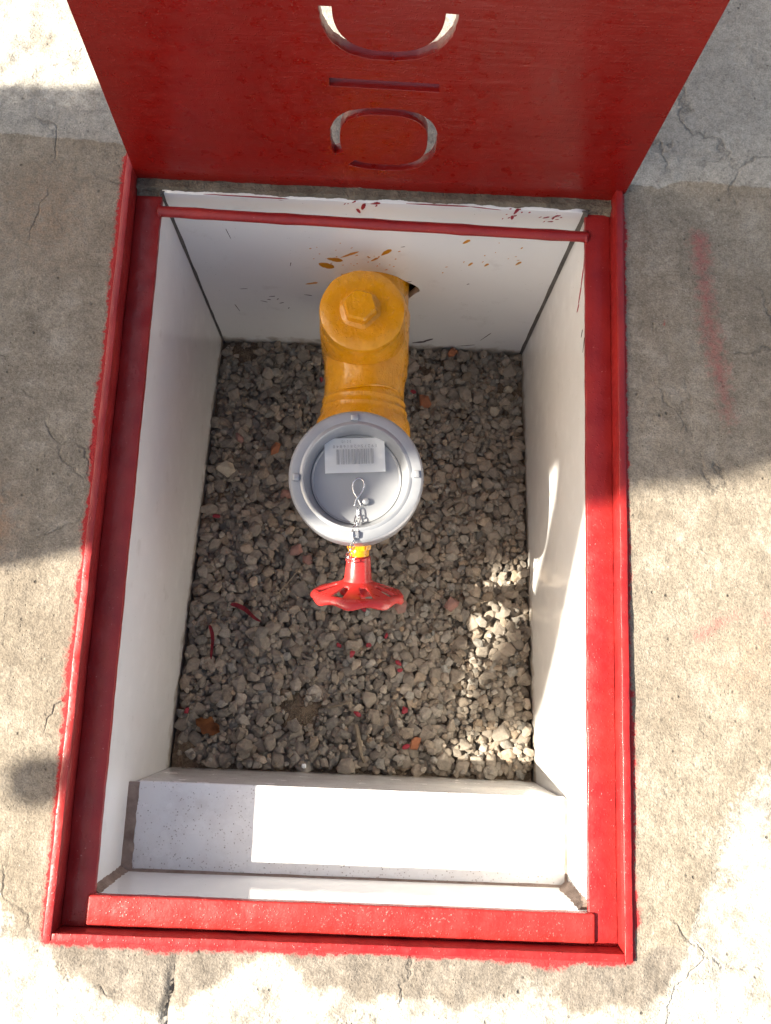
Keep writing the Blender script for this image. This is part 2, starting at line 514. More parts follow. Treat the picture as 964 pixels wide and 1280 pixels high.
quads = np.stack([idx[:-1, :-1], idx[:-1, 1:], idx[1:, 1:], idx[1:, :-1]], -1)[keep]
me = bpy.data.meshes.new('ground')
me.from_pydata(np.stack([X, Y, Z], -1).reshape(-1, 3).tolist(), [], quads.tolist())
me.polygons.foreach_set('use_smooth', [True] * len(me.polygons))
ca = me.color_attributes.new('zones', 'FLOAT_COLOR', 'POINT')
ca.data.foreach_set('color', np.stack([slab_m, mort_m, paint, white_m], -1).reshape(-1).astype(np.float32))
rs = me.attributes.new('stroke', 'FLOAT', 'POINT')
rs.data.foreach_set('value', stroke.reshape(-1).astype(np.float32))
ra = me.attributes.new('rust', 'FLOAT', 'POINT')
ra.data.foreach_set('value', rust.reshape(-1).astype(np.float32))
ground = obj('ground', me, M['ground'])
tag(ground, 'rough grey and cream concrete pavement around the red framed pit', 'pavement', kind='structure')

# ------------------------------------------------------------------ tiled pit
PB = .613                         # back wall
def gz(y): return -.252 - .187 * (y - .073)
pit = empty('tiled_pit', (0, .3, -.38), 'white tiled rectangular pit sunk in the concrete under the red frame', 'pit')
def wall_slab(name, a, b, z0, z1, off, mat):
    """upright tile from ground point a to b, thickness towards off"""
    bm = bmesh.new()
    a = Vector((*a, 0)); b = Vector((*b, 0)); off = Vector((*off, 0))
    vs = [bm.verts.new(p + Vector((0, 0, z))) for z in (z0, z1) for p in (a, b, b + off, a + off)]
    for f in ((0, 1, 2, 3), (4, 5, 6, 7), (0, 1, 5, 4), (1, 2, 6, 5), (2, 3, 7, 6), (3, 0, 4, 7)):
        bm.faces.new([vs[i] for i in f])
    bmesh.ops.bevel(bm, geom=list(bm.edges), offset=.0008, segments=1, affect='EDGES')
    return obj(name, auto_smooth(from_bm(bm), 20), mat, pit)
left_t = wall_slab('wall_tile', (-.2030, -.013), (-.2000, PB), -.42, -.0065, (-.009, 0), M['tile'])
right_t = wall_slab('wall_tile', (.2030, -.013), (.2000, PB), -.42, -.0065, (.009, 0), M['tile'])
wall_slab('wall_tile', (-.2028, -.0050), (.2028, -.0050), -.42, -.0062, (0, -.0078), M['tile'])
hole = []
for k in range(40):
    a = 2 * math.pi * k / 40
    r = .0480 + .003 * math.sin(3 * a + 1) + .0022 * math.sin(7 * a) + (.004 if .1 < a < 1.1 else 0)
    hole.append((-.003 + r * math.cos(a), -.190 + r * math.sin(a)))
topn = [(x, .0018 + .0003 * math.sin(x * 90) + .0002 * math.sin(x * 310)) for x in np.linspace(.199, -.199, 40)]
back_me = plate([(-.199, -.42), (.199, -.42)] + topn, [hole], .008, Matrix.Translation((0, PB + .004, 0)) @ Matrix.Rotation(math.pi / 2, 4, 'X'), .0004)
back_t = obj('wall_tile', back_me, M['tile'], pit)
box('wall_cavity', (-.09, PB + .03, -.29), (.09, PB + .04, -.10), M['cavity'], pit)
cv = lathe([(.062, 0), (.060, .012), (.062, .024)], 28, Matrix.Translation((-.003, PB + .006, -.19)) @ Matrix.Rotation(-math.pi / 2, 4, 'X'))
obj('hole_edge', cv, M['cavity'], pit)
# step at the near end
tread = box('step_tread', (-.1945, -.0040, -.104), (.2015, .0738, -.094), M['tile_tread'], pit, .0015)
riser = box('step_riser', (-.2005, .0600, -.42), (.2008, .0716, -.1045), M['tile_riser'], pit, .0008)
# joints
def joint(name, p, q, u, v, mat, sag=.35, jit=.0006):
    """fillet of mortar in a corner from p to q, legs u and v"""
    p, q, u, v = map(Vector, (p, q, u, v))
    bm = bmesh.new(); rows = []
    n = 22
    for i in range(n + 1):
        c = p.lerp(q, i / n)
        w = 1 + random.uniform(-1, 1) * jit / max(u.length, 1e-4)
        rows.append([bm.verts.new(x) for x in (c - (u + v) * .15, c + u * w - v * .1, c + u * .42 * w + v * .42 * w, c + v * w - u * .1)])
    for a, b in zip(rows, rows[1:]):
        for k in range(4):
            bm.faces.new((a[k], a[(k + 1) % 4], b[(k + 1) % 4], b[k]))
    bm.faces.new(rows[0]); bm.faces.new(rows[-1])
    return obj(name, auto_smooth(from_bm(bm), 60), mat, pit)
joint('corner_joint', (-.2000, PB, -.40), (-.2000, PB, .004), (.0032, 0, 0), (0, -.0032, 0), M['grout_dark'])
joint('corner_joint', (.2000, PB, -.40), (.2000, PB, .004), (-.0042, 0, 0), (0, -.0042, 0), M['grout_dark'])
joint('corner_joint', (-.2026, -.0049, -.0935), (-.2026, -.0049, -.007), (.0070, 0, 0), (0, .0048, 0), M['grout_brown'], jit=.0012)
joint('corner_joint', (.2026, -.0049, -.0935), (.2026, -.0049, -.012), (-.0095, 0, 0), (0, .0070, 0), M['grout_brown'], jit=.0014)
joint('step_joint', (-.2024, -.0042, -.0940), (-.2022, .0728, -.0940), (.0088, 0, .0002), (0, 0, .0030), M['grout_brown'], jit=.0010)
joint('step_joint', (-.2020, -.0048, -.0942), (.2020, -.0048, -.0942), (0, .0022, 0), (0, 0, .0024), M['grout_brown'], jit=.0007)
joint('step_joint', (.2024, -.0042, -.0940), (.2020, .0728, -.0940), (-.0022, 0, .0002), (0, 0, .0018), M['grout_brown'], jit=.0005)
# ragged concrete strip between the back tile and the lid
def rough_strip(x0, x1, y0, y1, z, amp, mat, parent, name, drop_=0.0):
    nxs, nys = 150, 12
    xx, yy = np.meshgrid(np.linspace(x0, x1, nxs), np.linspace(y0, y1, nys))
    yy = yy.copy(); yy[0] += fbm(xx[0], yy[0], 90, 3, 61) * .006
    zz = z + fbm(xx, yy, 70, 4, 63) * amp + fbm(xx, yy, 300, 3, 64) * amp * .6
    zz = zz - (yy - y0) * drop_
    zz[0] -= .006
    ii = np.arange(nxs * nys).reshape(nys, nxs)
    q = np.stack([ii[:-1, :-1], ii[:-1, 1:], ii[1:, 1:], ii[1:, :-1]], -1).reshape(-1, 4)
    m = bpy.data.meshes.new(name); m.from_pydata(np.stack([xx, yy, zz], -1).reshape(-1, 3).tolist(), [], q.tolist())
    return obj(name, m, mat, parent, True)
rough_strip(-.2225, .2225, PB + .0012, .640, .0052, .0040, M['mortar'], pit, 'mortar_strip', .12)
rough_strip(-.2225, -.1985, .6075, .640, .0005, .005, M['mortar'], pit, 'mortar_corner')
rough_strip(.1985, .2225, .6095, .640, .0005, .005, M['mortar'], pit, 'mortar_corner')

# ------------------------------------------------------------------ splashes on the tiles
def splash(parent, plane, u, w, length, width, ang, mat, bend=0.0, lift=.0004):
    """thin teardrop of dried paint; plane 'back' (x,z) or 'right' (y,z)"""
    n = 9; top = []; bot = []
    for i in range(n + 1):
        s = i / n - .5
        hw = width * .5 * math.sqrt(max(0, 1 - (2 * s) ** 2)) * (1 + .6 * s) * random.uniform(.8, 1.15)
        top.append((s * length, hw + bend * s * s * length)); bot.append((s * length, -hw + bend * s * s * length))
    poly = top + bot[::-1][1:-1]
    ca, sa = math.cos(ang), math.sin(ang)
    bm = bmesh.new(); vs = []
    for dz in (0, 1):
        row = []
        for a, b in poly:
            p, q = u + a * ca - b * sa, w + a * sa + b * ca
            if plane == 'back': row.append(bm.verts.new((p, PB - .0001 - lift * dz, q)))
            else: row.append(bm.verts.new((.2000 + (.0030 * (PB - p) / .62) - .0001 - lift * dz, p, q)))
        vs.append(row)
    bm.faces.new(vs[1])
    for k in range(len(poly)):
        k2 = (k + 1) % len(poly)
        bm.faces.new((vs[0][k], vs[0][k2], vs[1][k2], vs[1][k]))
    return obj('paint_splash', from_bm(bm), mat, parent)
R = math.radians
for u, w, l, wd, an, mt in [
    (-.0415, -.1145, .018, .0085, R(-12), 'paint_yellow'), (-.0510, -.1290, .019, .0115, R(-28), 'paint_yellow'),
    (-.0255, -.1020, .026, .0030, R(38), 'paint_yellow'), (.0130, -.0935, .018, .0052, R(55), 'paint_yellow'),
    (.0010, -.1100, .012, .0028, R(48), 'paint_yellow'), (-.0700, -.1740, .016, .0040, R(22), 'paint_yellow'),
    (.0937, -.0634, .011, .0042, R(55), 'paint_yellow'), (.1032, -.1109, .009, .0030, R(65), 'paint_yellow'),
    (.1203, -.1110, .008, .0030, R(62), 'paint_yellow'), (.1533, -.1042, .010, .0034, R(60), 'paint_yellow'),
    (-.0105, -.0060, .012, .0040, R(78), 'paint_red'), (.0010, .0005, .010, .0028, R(12), 'paint_red'), (-.0150, -.0140, .009, .003, R(110), 'paint_red'),
    (.1340, -.0020, .011, .0034, R(75), 'paint_red'), (.1320, -.0130, .008, .0030, R(95), 'paint_red'),
    (.1640, -.010, .007, .0022, R(30), 'paint_red'), (.1720, -.0080, .009, .0022, R(50), 'paint_red'), (.1695, -.0170, .006, .0020, R(10), 'paint_red'),
    (-.1200, .0020, .080, .0016, R(-1), 'paint_red'), (.0600, .0028, .060, .0016, R(0), 'paint_red'), (.1050, .0012, .030, .0014, R(-6), 'paint_red'),
    (-.1190, -.2132, .008, .0018, R(15), 'scuff'), (-.1300, -.2280, .009, .0014, R(-22), 'scuff'), (-.1093, -.2300, .007, .0016, R(30), 'scuff'),
    (-.1235, -.2220, .005, .0016, R(0), 'scuff'), (-.1130, -.2200, .005, .0014, R(60), 'scuff'), (-.1500, -.1960, .010, .0012, R(10), 'scuff'),
    (-.0760, -.2050, .010, .0016, R(-12), 'scuff'), (-.1020, -.2440, .005, .0012, R(70), 'scuff'), (-.1650, -.2500, .022, .0010, R(100), 'scuff'),
    (-.1480, -.0700, .022, .0009, R(96), 'scuff'), (-.0900, -.1300, .010, .0009, R(80), 'scuff'), (.1450, -.3050, .030, .0013, R(68), 'scuff'),
    (.0720, -.3250, .018, .0042, R(42), 'scuff'), (.0610, -.3330, .020, .0050, R(20), 'scuff'), (.1230, -.3370, .026, .0016, R(18), 'scuff'),
    (.0400, -.1580, .006, .0012, R(10), 'scuff'), (.1060, -.1580, .004, .0014, R(40), 'scuff'), (.0300, -.0800, .005, .0012, R(20), 'scuff')]:
    splash(back_t, 'back', u, w, l, wd, an, M[mt])
for k in range(70):
    yel = k < 42
    cx_, cz_ = ((-.02, -.115) if k < 30 else (.115, -.095)) if yel else random.choice(((-.010, -.004), (.133, -.006), (.168, -.010)))
    splash(back_t, 'back', random.gauss(cx_, .028 if yel else .010), min(.002, random.gauss(cz_, .016 if yel else .006)), random.uniform(.0012, .0042), random.uniform(.0008, .0018), random.uniform(.3, 1.4), M['paint_yellow' if yel else 'paint_red'])
for u, w, l, wd, an, mt in [(.5700, -.0085, .016, .0022, R(20), 'paint_red'), (.5560, -.0170, .018, .0030, R(35), 'paint_red'), (.5430, -.0270, .017, .0032, R(42), 'paint_red'),
                            (.5330, -.0350, .010, .0024, R(60), 'paint_red'), (.5980, -.0100, .020, .0060, R(80), 'paint_red'), (.4870, -.0140, .014, .0014, R(30), 'scuff'), (.5010, -.0200, .008, .0012, R(45), 'scuff')]:
    splash(right_t, 'right', u, w, l, wd, an, M[mt])

# ------------------------------------------------------------------ red steel frame
frame = empty('steel_frame', (0, .3, -.006), 'red painted steel angle frame set into the concrete around the pit', 'frame')
LT = .0208                         # top of the upright lip
def wavy_box(name, lo, hi, mat, along, bevel=.0005, n=140, amp=.00028):
    """bar with slight paint build-up along its length"""
    bm = box_bm(lo, hi)
    ed = [e for e in bm.edges if abs((e.verts[0].co - e.verts[1].co)[along]) > 1e-5]
    bmesh.ops.subdivide_edges(bm, edges=ed, cuts=n, use_grid_fill=True)
    sharp = [e for e in bm.edges if len(e.link_faces) == 2 and e.calc_face_angle() > .5]
    bmesh.ops.bevel(bm, geom=sharp, offset=bevel, segments=2, affect='EDGES', profile=.5)
    ph = random.uniform(0, 50)
    for v in bm.verts:
        a = v.co[along]
        for k in range(3):
            if k != along:
                v.co[k] += amp * (math.sin(a * 61 + ph + k) * .5 + math.sin(a * 190 + ph * 2 + k * 2) * .3 + math.sin(a * 570 + ph * 3 + v.co[(k + 1) % 3] * 300) * .25 + random.uniform(-.2, .2))
    return obj(name, auto_smooth(from_bm(bm), 50), mat, frame)
wavy_box('frame_lip', (-.2290, -.0350, -.012), (-.2228, .6430, LT), M['red_frame'], 1)
wavy_box('frame_lip', (.2225, -.0350, -.012), (.2288, .6430, LT), M['red_frame'], 1)
wavy_box('frame_lip', (-.2226, -.0352, -.012), (.2223, -.0292, LT - .0005), M['red_frame'], 0)
wavy_box('frame_lip', (-.2226, .6385, -.012), (.2223, .6432, LT - .004), M['red_frame'], 0)
wavy_box('frame_flange', (-.2226, -.0290, -.0062), (-.1990, .6100, -.0004), M['red_frame'], 1)
wavy_box('frame_flange', (.1992, -.0290, -.0062), (.2223, .6125, -.0004), M['red_frame'], 1)
wavy_box('frame_flange', (-.2224, -.0291, -.0130), (.2221, -.0060, -.0014), M['red_frame'], 0)
wavy_box('front_bar', (-.2035, -.0272, -.0060), (.2040, -.0044, .0030), M['red_bar'], 0, .0016)
rod = [(-.1995 + .3995 * k / 24, .5952 - .0058 * k / 24 + .00012 * math.sin(k * .9), -.0012 + .0001 * math.sin(k * 1.7)) for k in range(25)]
tube('hinge_rod', rod, [.0050 + .0005 * (k % 5 == 2) for k in range(25)], M['red_frame'], frame, 14)
for sx in (-.2000, .2002):
    bm = bmesh.new(); bmesh.ops.create_icosphere(bm, subdivisions=2, radius=1)
    for v in bm.verts:
        v.co = Vector((sx + v.co.x * .0035, (.5953 if sx < 0 else .5892) + v.co.y * .0065, -.0010 + v.co.z * .0045)) + Vector((random.uniform(-1, 1) for _ in range(3))) * .0007
    obj('weld_bead', from_bm(bm), M['red_frame'], frame, True)

# ------------------------------------------------------------------ open lid with stencilled letters
LY = .6305
lid = empty('access_lid', (0, LY, .004), 'dark red steel access lid standing open, letters cut through it', 'lid')
def arc_slot(cx, cz, rx, rz, w, a0, a1, n=44, p=2.5):
    pts_o, pts_i = [], []
    for k in range(n + 1):
        a = a0 + (a1 - a0) * k / n
        c, s = math.cos(a), math.sin(a)
        e = (abs(c) ** p + abs(s) ** p) ** (-1 / p)
        j = 1 + .006 * math.sin(k * 2.7) + .005 * math.sin(k * 1.3 + 2)
        pts_o.append((cx + rx * e * c * j, cz + rz * e * s * j)); pts_i.append((cx + (rx - w) * e * c, cz + (rz - w) * e * s))
    return pts_o + pts_i[::-1]
def rect(x0, z0, x1, z1): return [(x0, z0), (x1, z0), (x1, z1), (x0, z1)]
def slant(xa, za, xb, zb, w): return [(xa, za), (xa, za + w), (xb, zb + w), (xb, zb)]
LX, CH = .0068, .0455             # letter centre line and half cap height
H = []
# the word runs down the lid and is mirrored, as seen from the underside: cap height lies along x
H.append(arc_slot(LX, .0785, CH, .0430, .0080, R(-128), R(209), p=2.7))                       # O, one bridge
H.append([(LX - CH + .002, .1462), (LX + CH - .003, .1448), (LX + CH - .003, .1540), (LX - CH + .002, .1552)])   # I
H.append(arc_slot(LX + .0010, .228, CH + .003, .0500, .0088, R(180), R(358)))          # D bowl
H.append(rect(LX - CH, .2440, LX + CH, .2525))
def nletter(z0):
    return [rect(LX - CH, z0, LX + CH, z0 + .009), rect(LX - CH, z0 + .050, LX + CH, z0 + .059),
            [(LX - CH + .004, z0 + .013), (LX - CH + .016, z0 + .013), (LX + CH - .004, z0 + .046), (LX + CH - .016, z0 + .046)]]
H += nletter(.275)
H += [rect(LX - CH, .398, LX + CH, .407), rect(LX - CH, .352, LX - CH + .009, .394), rect(LX + CH - .009, .352, LX + CH, .394), rect(LX - .0045, .362, LX + .0045, .394)]   # E
H.append(arc_slot(LX, .460, CH, .034, .009, R(-48), R(228)))                            # C
H += nletter(.510)
H.append(rect(LX - CH, .590, LX + CH, .599))                                            # I
outer = []
for k in range(60): outer.append((-.2235 + .456 * k / 60, .0000 + .0030 * k / 60 + .0005 * math.sin(k * .8) + .0006 * random.uniform(-1, 1)))
outer += [(.2325, .0045), (.2350, .250), (.2350, .648), (-.2130, .648), (-.2150, .250)]
lid_me = plate(outer, H, .0090, Matrix.Translation((0, LY, 0)) @ Matrix.Rotation(math.pi / 2, 4, 'X'), .0005)
obj('lid_plate', auto_smooth(lid_me, 30), M['red_lid'], lid)
for hx in (-.16, .17):
    tube('hinge_barrel', [(hx - .02, .6385, .012), (hx + .02, .6385, .012)], .0036, M['red_frame'], lid, 12)
    
# ------------------------------------------------------------------ yellow valve
VX = -.0035
valve = empty('hydrant_valve', (VX, .47, -.20), 'yellow painted hydrant angle valve leaving the back wall', 'valve')
AX = -.150                         # pipe axis height
def ymat(x, y, z): return Matrix.Translation((x, y, z)) @ Matrix.Rotation(math.pi / 2, 4, 'X')     # local z -> -y
# inlet pipe into the wall
obj('inlet_pipe', lathe([(0.0, -.03), (.0445, -.03), (.0445, .05), (.047, .055), (.047, .075), (.0, .078)], 44, ymat(-.0035, .600, -.182)), M['yellow'], valve)
# elbow body with the plugged branch that looks up
PX, PY, PZ = -.0085, .5370, -.070
def jitter(me, a, f):
    for v in me.vertices:
        c = v.co
        n = math.sin(c.x * f + 1) * math.sin(c.y * f * 1.1 + 2) + .5 * math.sin(c.z * f * 1.7 + c.x * f * 2.1)
        v.co = c + v.normal * (a * n)
    return me
obj('plug_branch', jitter(lathe([(0, -.13), (.040, -.13), (.046, -.10), (.0455, -.050), (.0440, -.026), (.0425, -.020), (.0425, -.012), (.0435, -.006), (.0428, -.001), (.0405, .0005), (.030, .0008), (.018, .0012), (0, .0012)], 56, Matrix.Translation((PX, PY, PZ))), .0004, 150), M['yellow'], valve)
bm = bmesh.new()
prof = [(0.0205, .0006), (.0190, .0022), (.0172, .0030), (.0165, .0105), (.0145, .0132), (0, .0138)]
rings = []
for r, z in prof:
    nn = 6
    if r == 0: rings.append([bm.verts.new((PX - .002, PY, PZ + z))]); continue
    row = []
    for k in range(48):
        a = 2 * math.pi * k / 48
        sec = (a + R(12)) % (math.pi / 3) - math.pi / 6
        rr = r * (math.cos(math.pi / 6) / math.cos(sec)) * 1.06 if z > .002 else r * 1.06
        row.append(bm.verts.new((PX - .002 + rr * math.cos(a), PY + rr * math.sin(a), PZ + z)))
    rings.append(row)
for a, b in zip(rings, rings[1:]):
    for k in range(48):
        k2 = (k + 1) % 48
        if len(b) == 1: bm.faces.new((a[k], a[k2], b[0]))
        else: bm.faces.new((a[k], a[k2], b[k2], b[k]))
obj('hex_plug', auto_smooth(from_bm(bm), 28), M['yellow'], valve)
body = [(0, -.06), (.040, -.06), (.0455, -.04), (.0450, .030), (.0432, .040), (.0432, .058), (.0440, .0610), (.0452, .0640), (.0446, .0670), (.0448, .0700), (.0466, .0735), (.0462, .0760), (.0465, .0800),
        (.0500, .0860), (.0515, .0960), (.0515, .1060), (.0490, .1120), (.042, .118), (.040, .15), (.036, .175), (.022, .186), (.0, .188)]
obj('valve_body', jitter(lathe(body, 56, ymat(VX - .0005, .528, AX)), .0008, 95), M['yellow'], valve)
# drips and wraps of sealing tape under the paint
for k, (yy, zz) in enumerate(((.4700, -.1045),)):
    pts = [(VX + .040 * math.cos(a), yy + .003 * math.sin(a * 2 + k), AX + .0462 * math.sin(a)) for a in np.linspace(R(28), R(150), 16)]
    tube('paint_ridge', pts, [.0009 + .0006 * math.sin(i * 1.3 + k) ** 2 for i in range(16)], M['yellow'], valve, 6)
# outlet neck up to the coupling
obj('outlet_neck', lathe([(0, -.12), (.036, -.12), (.036, -.04), (.046, -.03), (.046, -.02), (.0, -.02)], 40, Matrix.Translation((-.0062, .3625, -.050))), M['yellow'], valve)
# bonnet, gland nut, stem, all on the tilted axis of the handwheel
WZ = -.122
wheel_m = Matrix.Translation((-.0012, .2600, WZ)) @ Matrix.Rotation(R(18), 4, 'X') @ Matrix.Rotation(R(2.5), 4, 'Y') @ Matrix.Rotation(math.pi / 2, 4, 'X') @ Matrix.Rotation(R(11), 4, 'Z')
bm = bmesh.new()
bmesh.ops.create_cone(bm, segments=6, radius1=.0125, radius2=.0125, depth=.013, cap_ends=True)
bmesh.ops.bevel(bm, geom=list(bm.edges), offset=.0012, segments=2, affect='EDGES')
bmesh.ops.transform(bm, matrix=wheel_m @ Matrix.Translation((0, 0, -.0490)) @ Matrix.Rotation(R(19), 4, 'Z'), verts=bm.verts)
obj('gland_nut', auto_smooth(from_bm(bm), 30), M['yellow'], valve)
obj('stem', lathe([(0, -.10), (.0125, -.10), (.0120, -.054), (.0085, -.050), (.0085, -.030), (0, -.030)], 28, wheel_m), M['yellow'], valve)
obj('stem_collar', lathe([(0, -.0425), (.0100, -.0425), (.0105, -.040), (.0100, -.0365), (0, -.0365)], 28, wheel_m), M['yellow'], valve)
# handwheel: pressed dish with windows and a lobed rim
NA, rows = 96, []
prof = [(.0130, -.0125), (.0165, -.0100), (.0210, -.0082), (.0285, -.0055), (.0360, -.0030), (.0405, -.0015), (.0440, .0000), (.0462, .0030), (.0464, .0062), (.0445, .0085)]
bm = bmesh.new()
for i, (r, z) in enumerate(prof):
    row = []
    for k in range(NA):
        a = 2 * math.pi * k / NA
        lob = 1 + (.020 * (i - 4) / 5 * math.cos(8 * a) if i > 4 else 0)
        zz = z + (.0016 * math.cos(8 * a) * (i - 3) / 6 if i > 3 else 0)
        row.append(bm.verts.new((r * lob * math.cos(a), r * lob * math.sin(a), zz)))
    rows.append(row)
for i in range(len(prof) - 1):
    for k in range(NA):
        if 2 <= i <= 4 and (k % 12) in (3, 4, 5, 6, 7): continue
        k2 = (k + 1) % NA
        bm.faces.new((rows[i][k], rows[i][k2], rows[i + 1][k2], rows[i + 1][k]))
for v in [v for v in bm.verts if not v.link_faces]: bm.verts.remove(v)
bmesh.ops.recalc_face_normals(bm, faces=bm.faces)
bmesh.ops.solidify(bm, geom=list(bm.faces), thickness=.0024)
bmesh.ops.transform(bm, matrix=wheel_m, verts=bm.verts)
bmesh.ops.bevel(bm, geom=[e for e in bm.edges if len(e.link_faces) == 2 and e.calc_face_angle() > .9], offset=.0006, segments=1, affect='EDGES')
wheel = obj('handwheel', auto_smooth(from_bm(bm), 45), M['red_wheel'], valve)
tag(wheel, 'bright red handwheel with windows and a lobed rim')
obj('wheel_hub', lathe([(0, -.0360), (.0108, -.0360), (.0116, -.0350), (.0136, -.0135), (.0165, -.0085), (.0175, .002), (0, .002)], 40, wheel_m), M['red_wheel'], wheel)
obj('wheel_nut', lathe([(0, .004), (.0085, .004), (.0085, .013), (.0070, .015), (0, .015)], 6, wheel_m), M['red_wheel'], wheel)

# ------------------------------------------------------------------ storz style cap
CXc, CYc, CZc = -.0062, .3622, -.050
cap = empty('hose_cap', (CXc, CYc, CZc - .03), 'grey aluminium round blank cap with barcode sticker on the valve outlet', 'cap')
Tc = Matrix.Translation((CXc, CYc - .001, CZc)) @ Matrix.Scale(1.03, 4) @ Matrix.Rotation(R(1.5), 4, 'X')
obj('cap_shell', lathe([(.0395, -.030), (.0605, -.030), (.0618, -.026), (.0622, -.006), (.0616, -.0022), (.0598, -.0004), (.0575, 0), (.0515, -.0004), (.0497, .0006), (.0482, .0006), (.0470, -.0012), (.0440, -.0120), (.0428, -.0150), (.0424, -.0162)], 96, Tc), M['alu'], cap)
obj('cap_face', lathe([(.0424, -.0163), (.0418, -.0150), (.0412, -.0150), (.0406, -.0163), (.0400, -.0168), (.0, -.0172)], 96, Tc), M['alu_face'], cap)
for k, a in enumerate((94, 4, 184, 272)):
    bm = box_bm((-.0030, -.0034, -.002), (.0030, .0034, .0032), .0009)
    bmesh.ops.transform(bm, matrix=Tc @ Matrix.Rotation(R(a), 4, 'Z') @ Matrix.Translation((.0548, 0, 0)), verts=bm.verts)
    obj('lug', auto_smooth(from_bm(bm), 50), M['alu'], cap)
# sticker, with bars and figures printed on it (it sits upside down)
Ts = Tc @ Matrix.Translation((-.0024, .0222, -.0128)) @ Matrix.Rotation(R(4.5), 4, 'Z') @ Matrix.Rotation(R(-3), 4, 'X')
SW, SH = .0560, .0335
bm = bmesh.new()
gx, gy = 14, 8
grid = [[bm.verts.new((SW * (i / gx - .5), SH * (j / gy - .5), .0006 * math.sin(i * .5) + .0010 * max(0, abs(i / gx - .5) - .33) * (1 if j < 4 else 6))) for i in range(gx + 1)] for j in range(gy + 1)]
for j in range(gy):
    for i in range(gx): bm.faces.new((grid[j][i], grid[j][i + 1], grid[j + 1][i + 1], grid[j + 1][i]))
bmesh.ops.solidify(bm, geom=list(bm.faces), thickness=.00012)
bmesh.ops.transform(bm, matrix=Ts, verts=bm.verts)
stk = obj('barcode_sticker', from_bm(bm), M['sticker'], cap)
tag(stk, 'white paper sticker with a printed barcode')
bm = bmesh.new()
x = -.0170
pat = [1, 1, 2, 1, 1, 3, 1, 2, 1, 1, 2, 3, 1, 1, 1, 2, 2, 1, 1, 3, 1, 1, 2, 1, 3, 1, 1, 2, 1, 1, 3, 2, 1, 1, 2, 1, 1, 1, 3, 1, 2, 2, 1, 1, 1, 3, 1, 1, 2, 1, 1]
unit = .0345 / sum(pat)
for k, w in enumerate(pat):
    if k % 2 == 0:
        zz = .0013
        vs = [bm.verts.new(Ts @ Vector(p)) for p in ((x, -.0088, zz), (x + w * unit, -.0088, zz), (x + w * unit, .0058, zz), (x, .0058, zz))]
        bm.faces.new(vs)
    x += w * unit
obj('printed_bars', from_bm(bm), M['ink'], stk)
def text(s, size, m, mat, parent, name):
    cu = bpy.data.curves.new(name, 'FONT'); cu.body = s; cu.size = size; cu.align_x = 'CENTER'; cu.resolution_u = 2
    o = bpy.data.objects.new(name, cu); C.objects.link(o)
    me = bpy.data.meshes.new_from_object(o.evaluated_get(bpy.context.evaluated_depsgraph_get()))
    bpy.data.objects.remove(o); bpy.data.curves.remove(cu)
    me.transform(m)
    return obj(name, me, mat, parent)
text('1 9 2 7 5 6 2 8 1 6 8 4 0', .0042, Ts @ Matrix.Translation((.0005, .0098, .0013)) @ Matrix.Rotation(math.pi, 4, 'Z'), M['ink'], stk, 'printed_figures')
text('2-2 1/2', .0032, Ts @ Matrix.Translation((-.0075, .0142, .0013)) @ Matrix.Rotation(math.pi, 4, 'Z'), M['ink'], stk, 'printed_figures')

# ------------------------------------------------------------------ chain with wire hook
zf = CZc - .0172
chain = empty('safety_chain', (CXc, .335, zf), 'thin bright wire chain with an eye hook from cap to valve neck', 'chain')
eye = []
for k in range(30):
    a = R(-62) + R(304) * k / 29
    r = 1 + .25 * abs(math.sin(a / 2 - R(45))) ** 2 * 0
    eye.append((-.0042 + .0058 * math.cos(a + R(90) + R(0)) * 1.0, .3545 + .0072 * math.sin(a + R(90)), zf + .0030 + .002 * math.sin(a)))
eye = [(-.0005, .3360, zf + .0025), (-.0040, .3425, zf + .0030), (-.0078, .3480, zf + .0034), (-.0096, .3535, zf + .0036), (-.0088, .3585, zf + .0036), (-.0058, .3618, zf + .0036),
       (-.0020, .3622, zf + .0036), (.0010, .3595, zf + .0036), (.0018, .3550, zf + .0036), (.0002, .3500, zf + .0036), (-.0026, .3450, zf + .0044), (-.0058, .3405, zf + .0042), (-.0066, .3350, zf + .0032)]
tube('wire_eye', eye, .00085, M['wire'], chain, 8)
def chain_link(c, d, nrm, L=.0108, W=.0054, r=.00062):
    c, d, nrm = Vector(c), Vector(d).normalized(), Vector(nrm)
    s = d.cross(nrm).normalized()
    pts = []
    for k in range(20):
        a = 2 * math.pi * k / 20
        pts.append(c + d * (L / 2 * (abs(math.cos(a)) ** .75) * math.copysign(1, math.cos(a))) + s * (W / 2 * (abs(math.sin(a)) ** .75) * math.copysign(1, math.sin(a))))
    return tube('chain_link', pts, r, M['wire'], chain, 7, True)
path = [((-.0030, .3285, zf + .0030), (.1, -1, .05), (1, 0, .3)), ((-.0032, .3215, zf + .0052), (-.15, -1, .45), (0, .4, 1)), ((-.0040, .3155, zf + .0105), (-.1, -1, .9), (1, 0, .2)),
        ((-.0046, .3090, zf + .0165), (-.1, -1, .45), (0, .3, 1)), ((-.0052, .3025, zf + .0180), (-.1, -1, .1), (1, 0, .6)), ((-.0062, .2975, zf + .0140), (-.2, -.5, -1), (1, -.3, 0)),
        ((-.0078, .2950, zf + .0060), (-.2, -.2, -1), (.3, 1, 0)), ((-.0090, .2925, zf - .0020), (-.2, -.3, -1), (1, -.4, 0)), ((-.0100, .2900, zf - .0100), (-.2, -.3, -1), (.3, 1, 0)),
        ((-.0108, .2880, zf - .0180), (-.1, -.2, -1), (1, -.4, 0)), ((-.0110, .2870, zf - .0255), (0, -.2, -1), (.4, 1, 0))]
for c, d, nn in path: chain_link(c, d, nn)
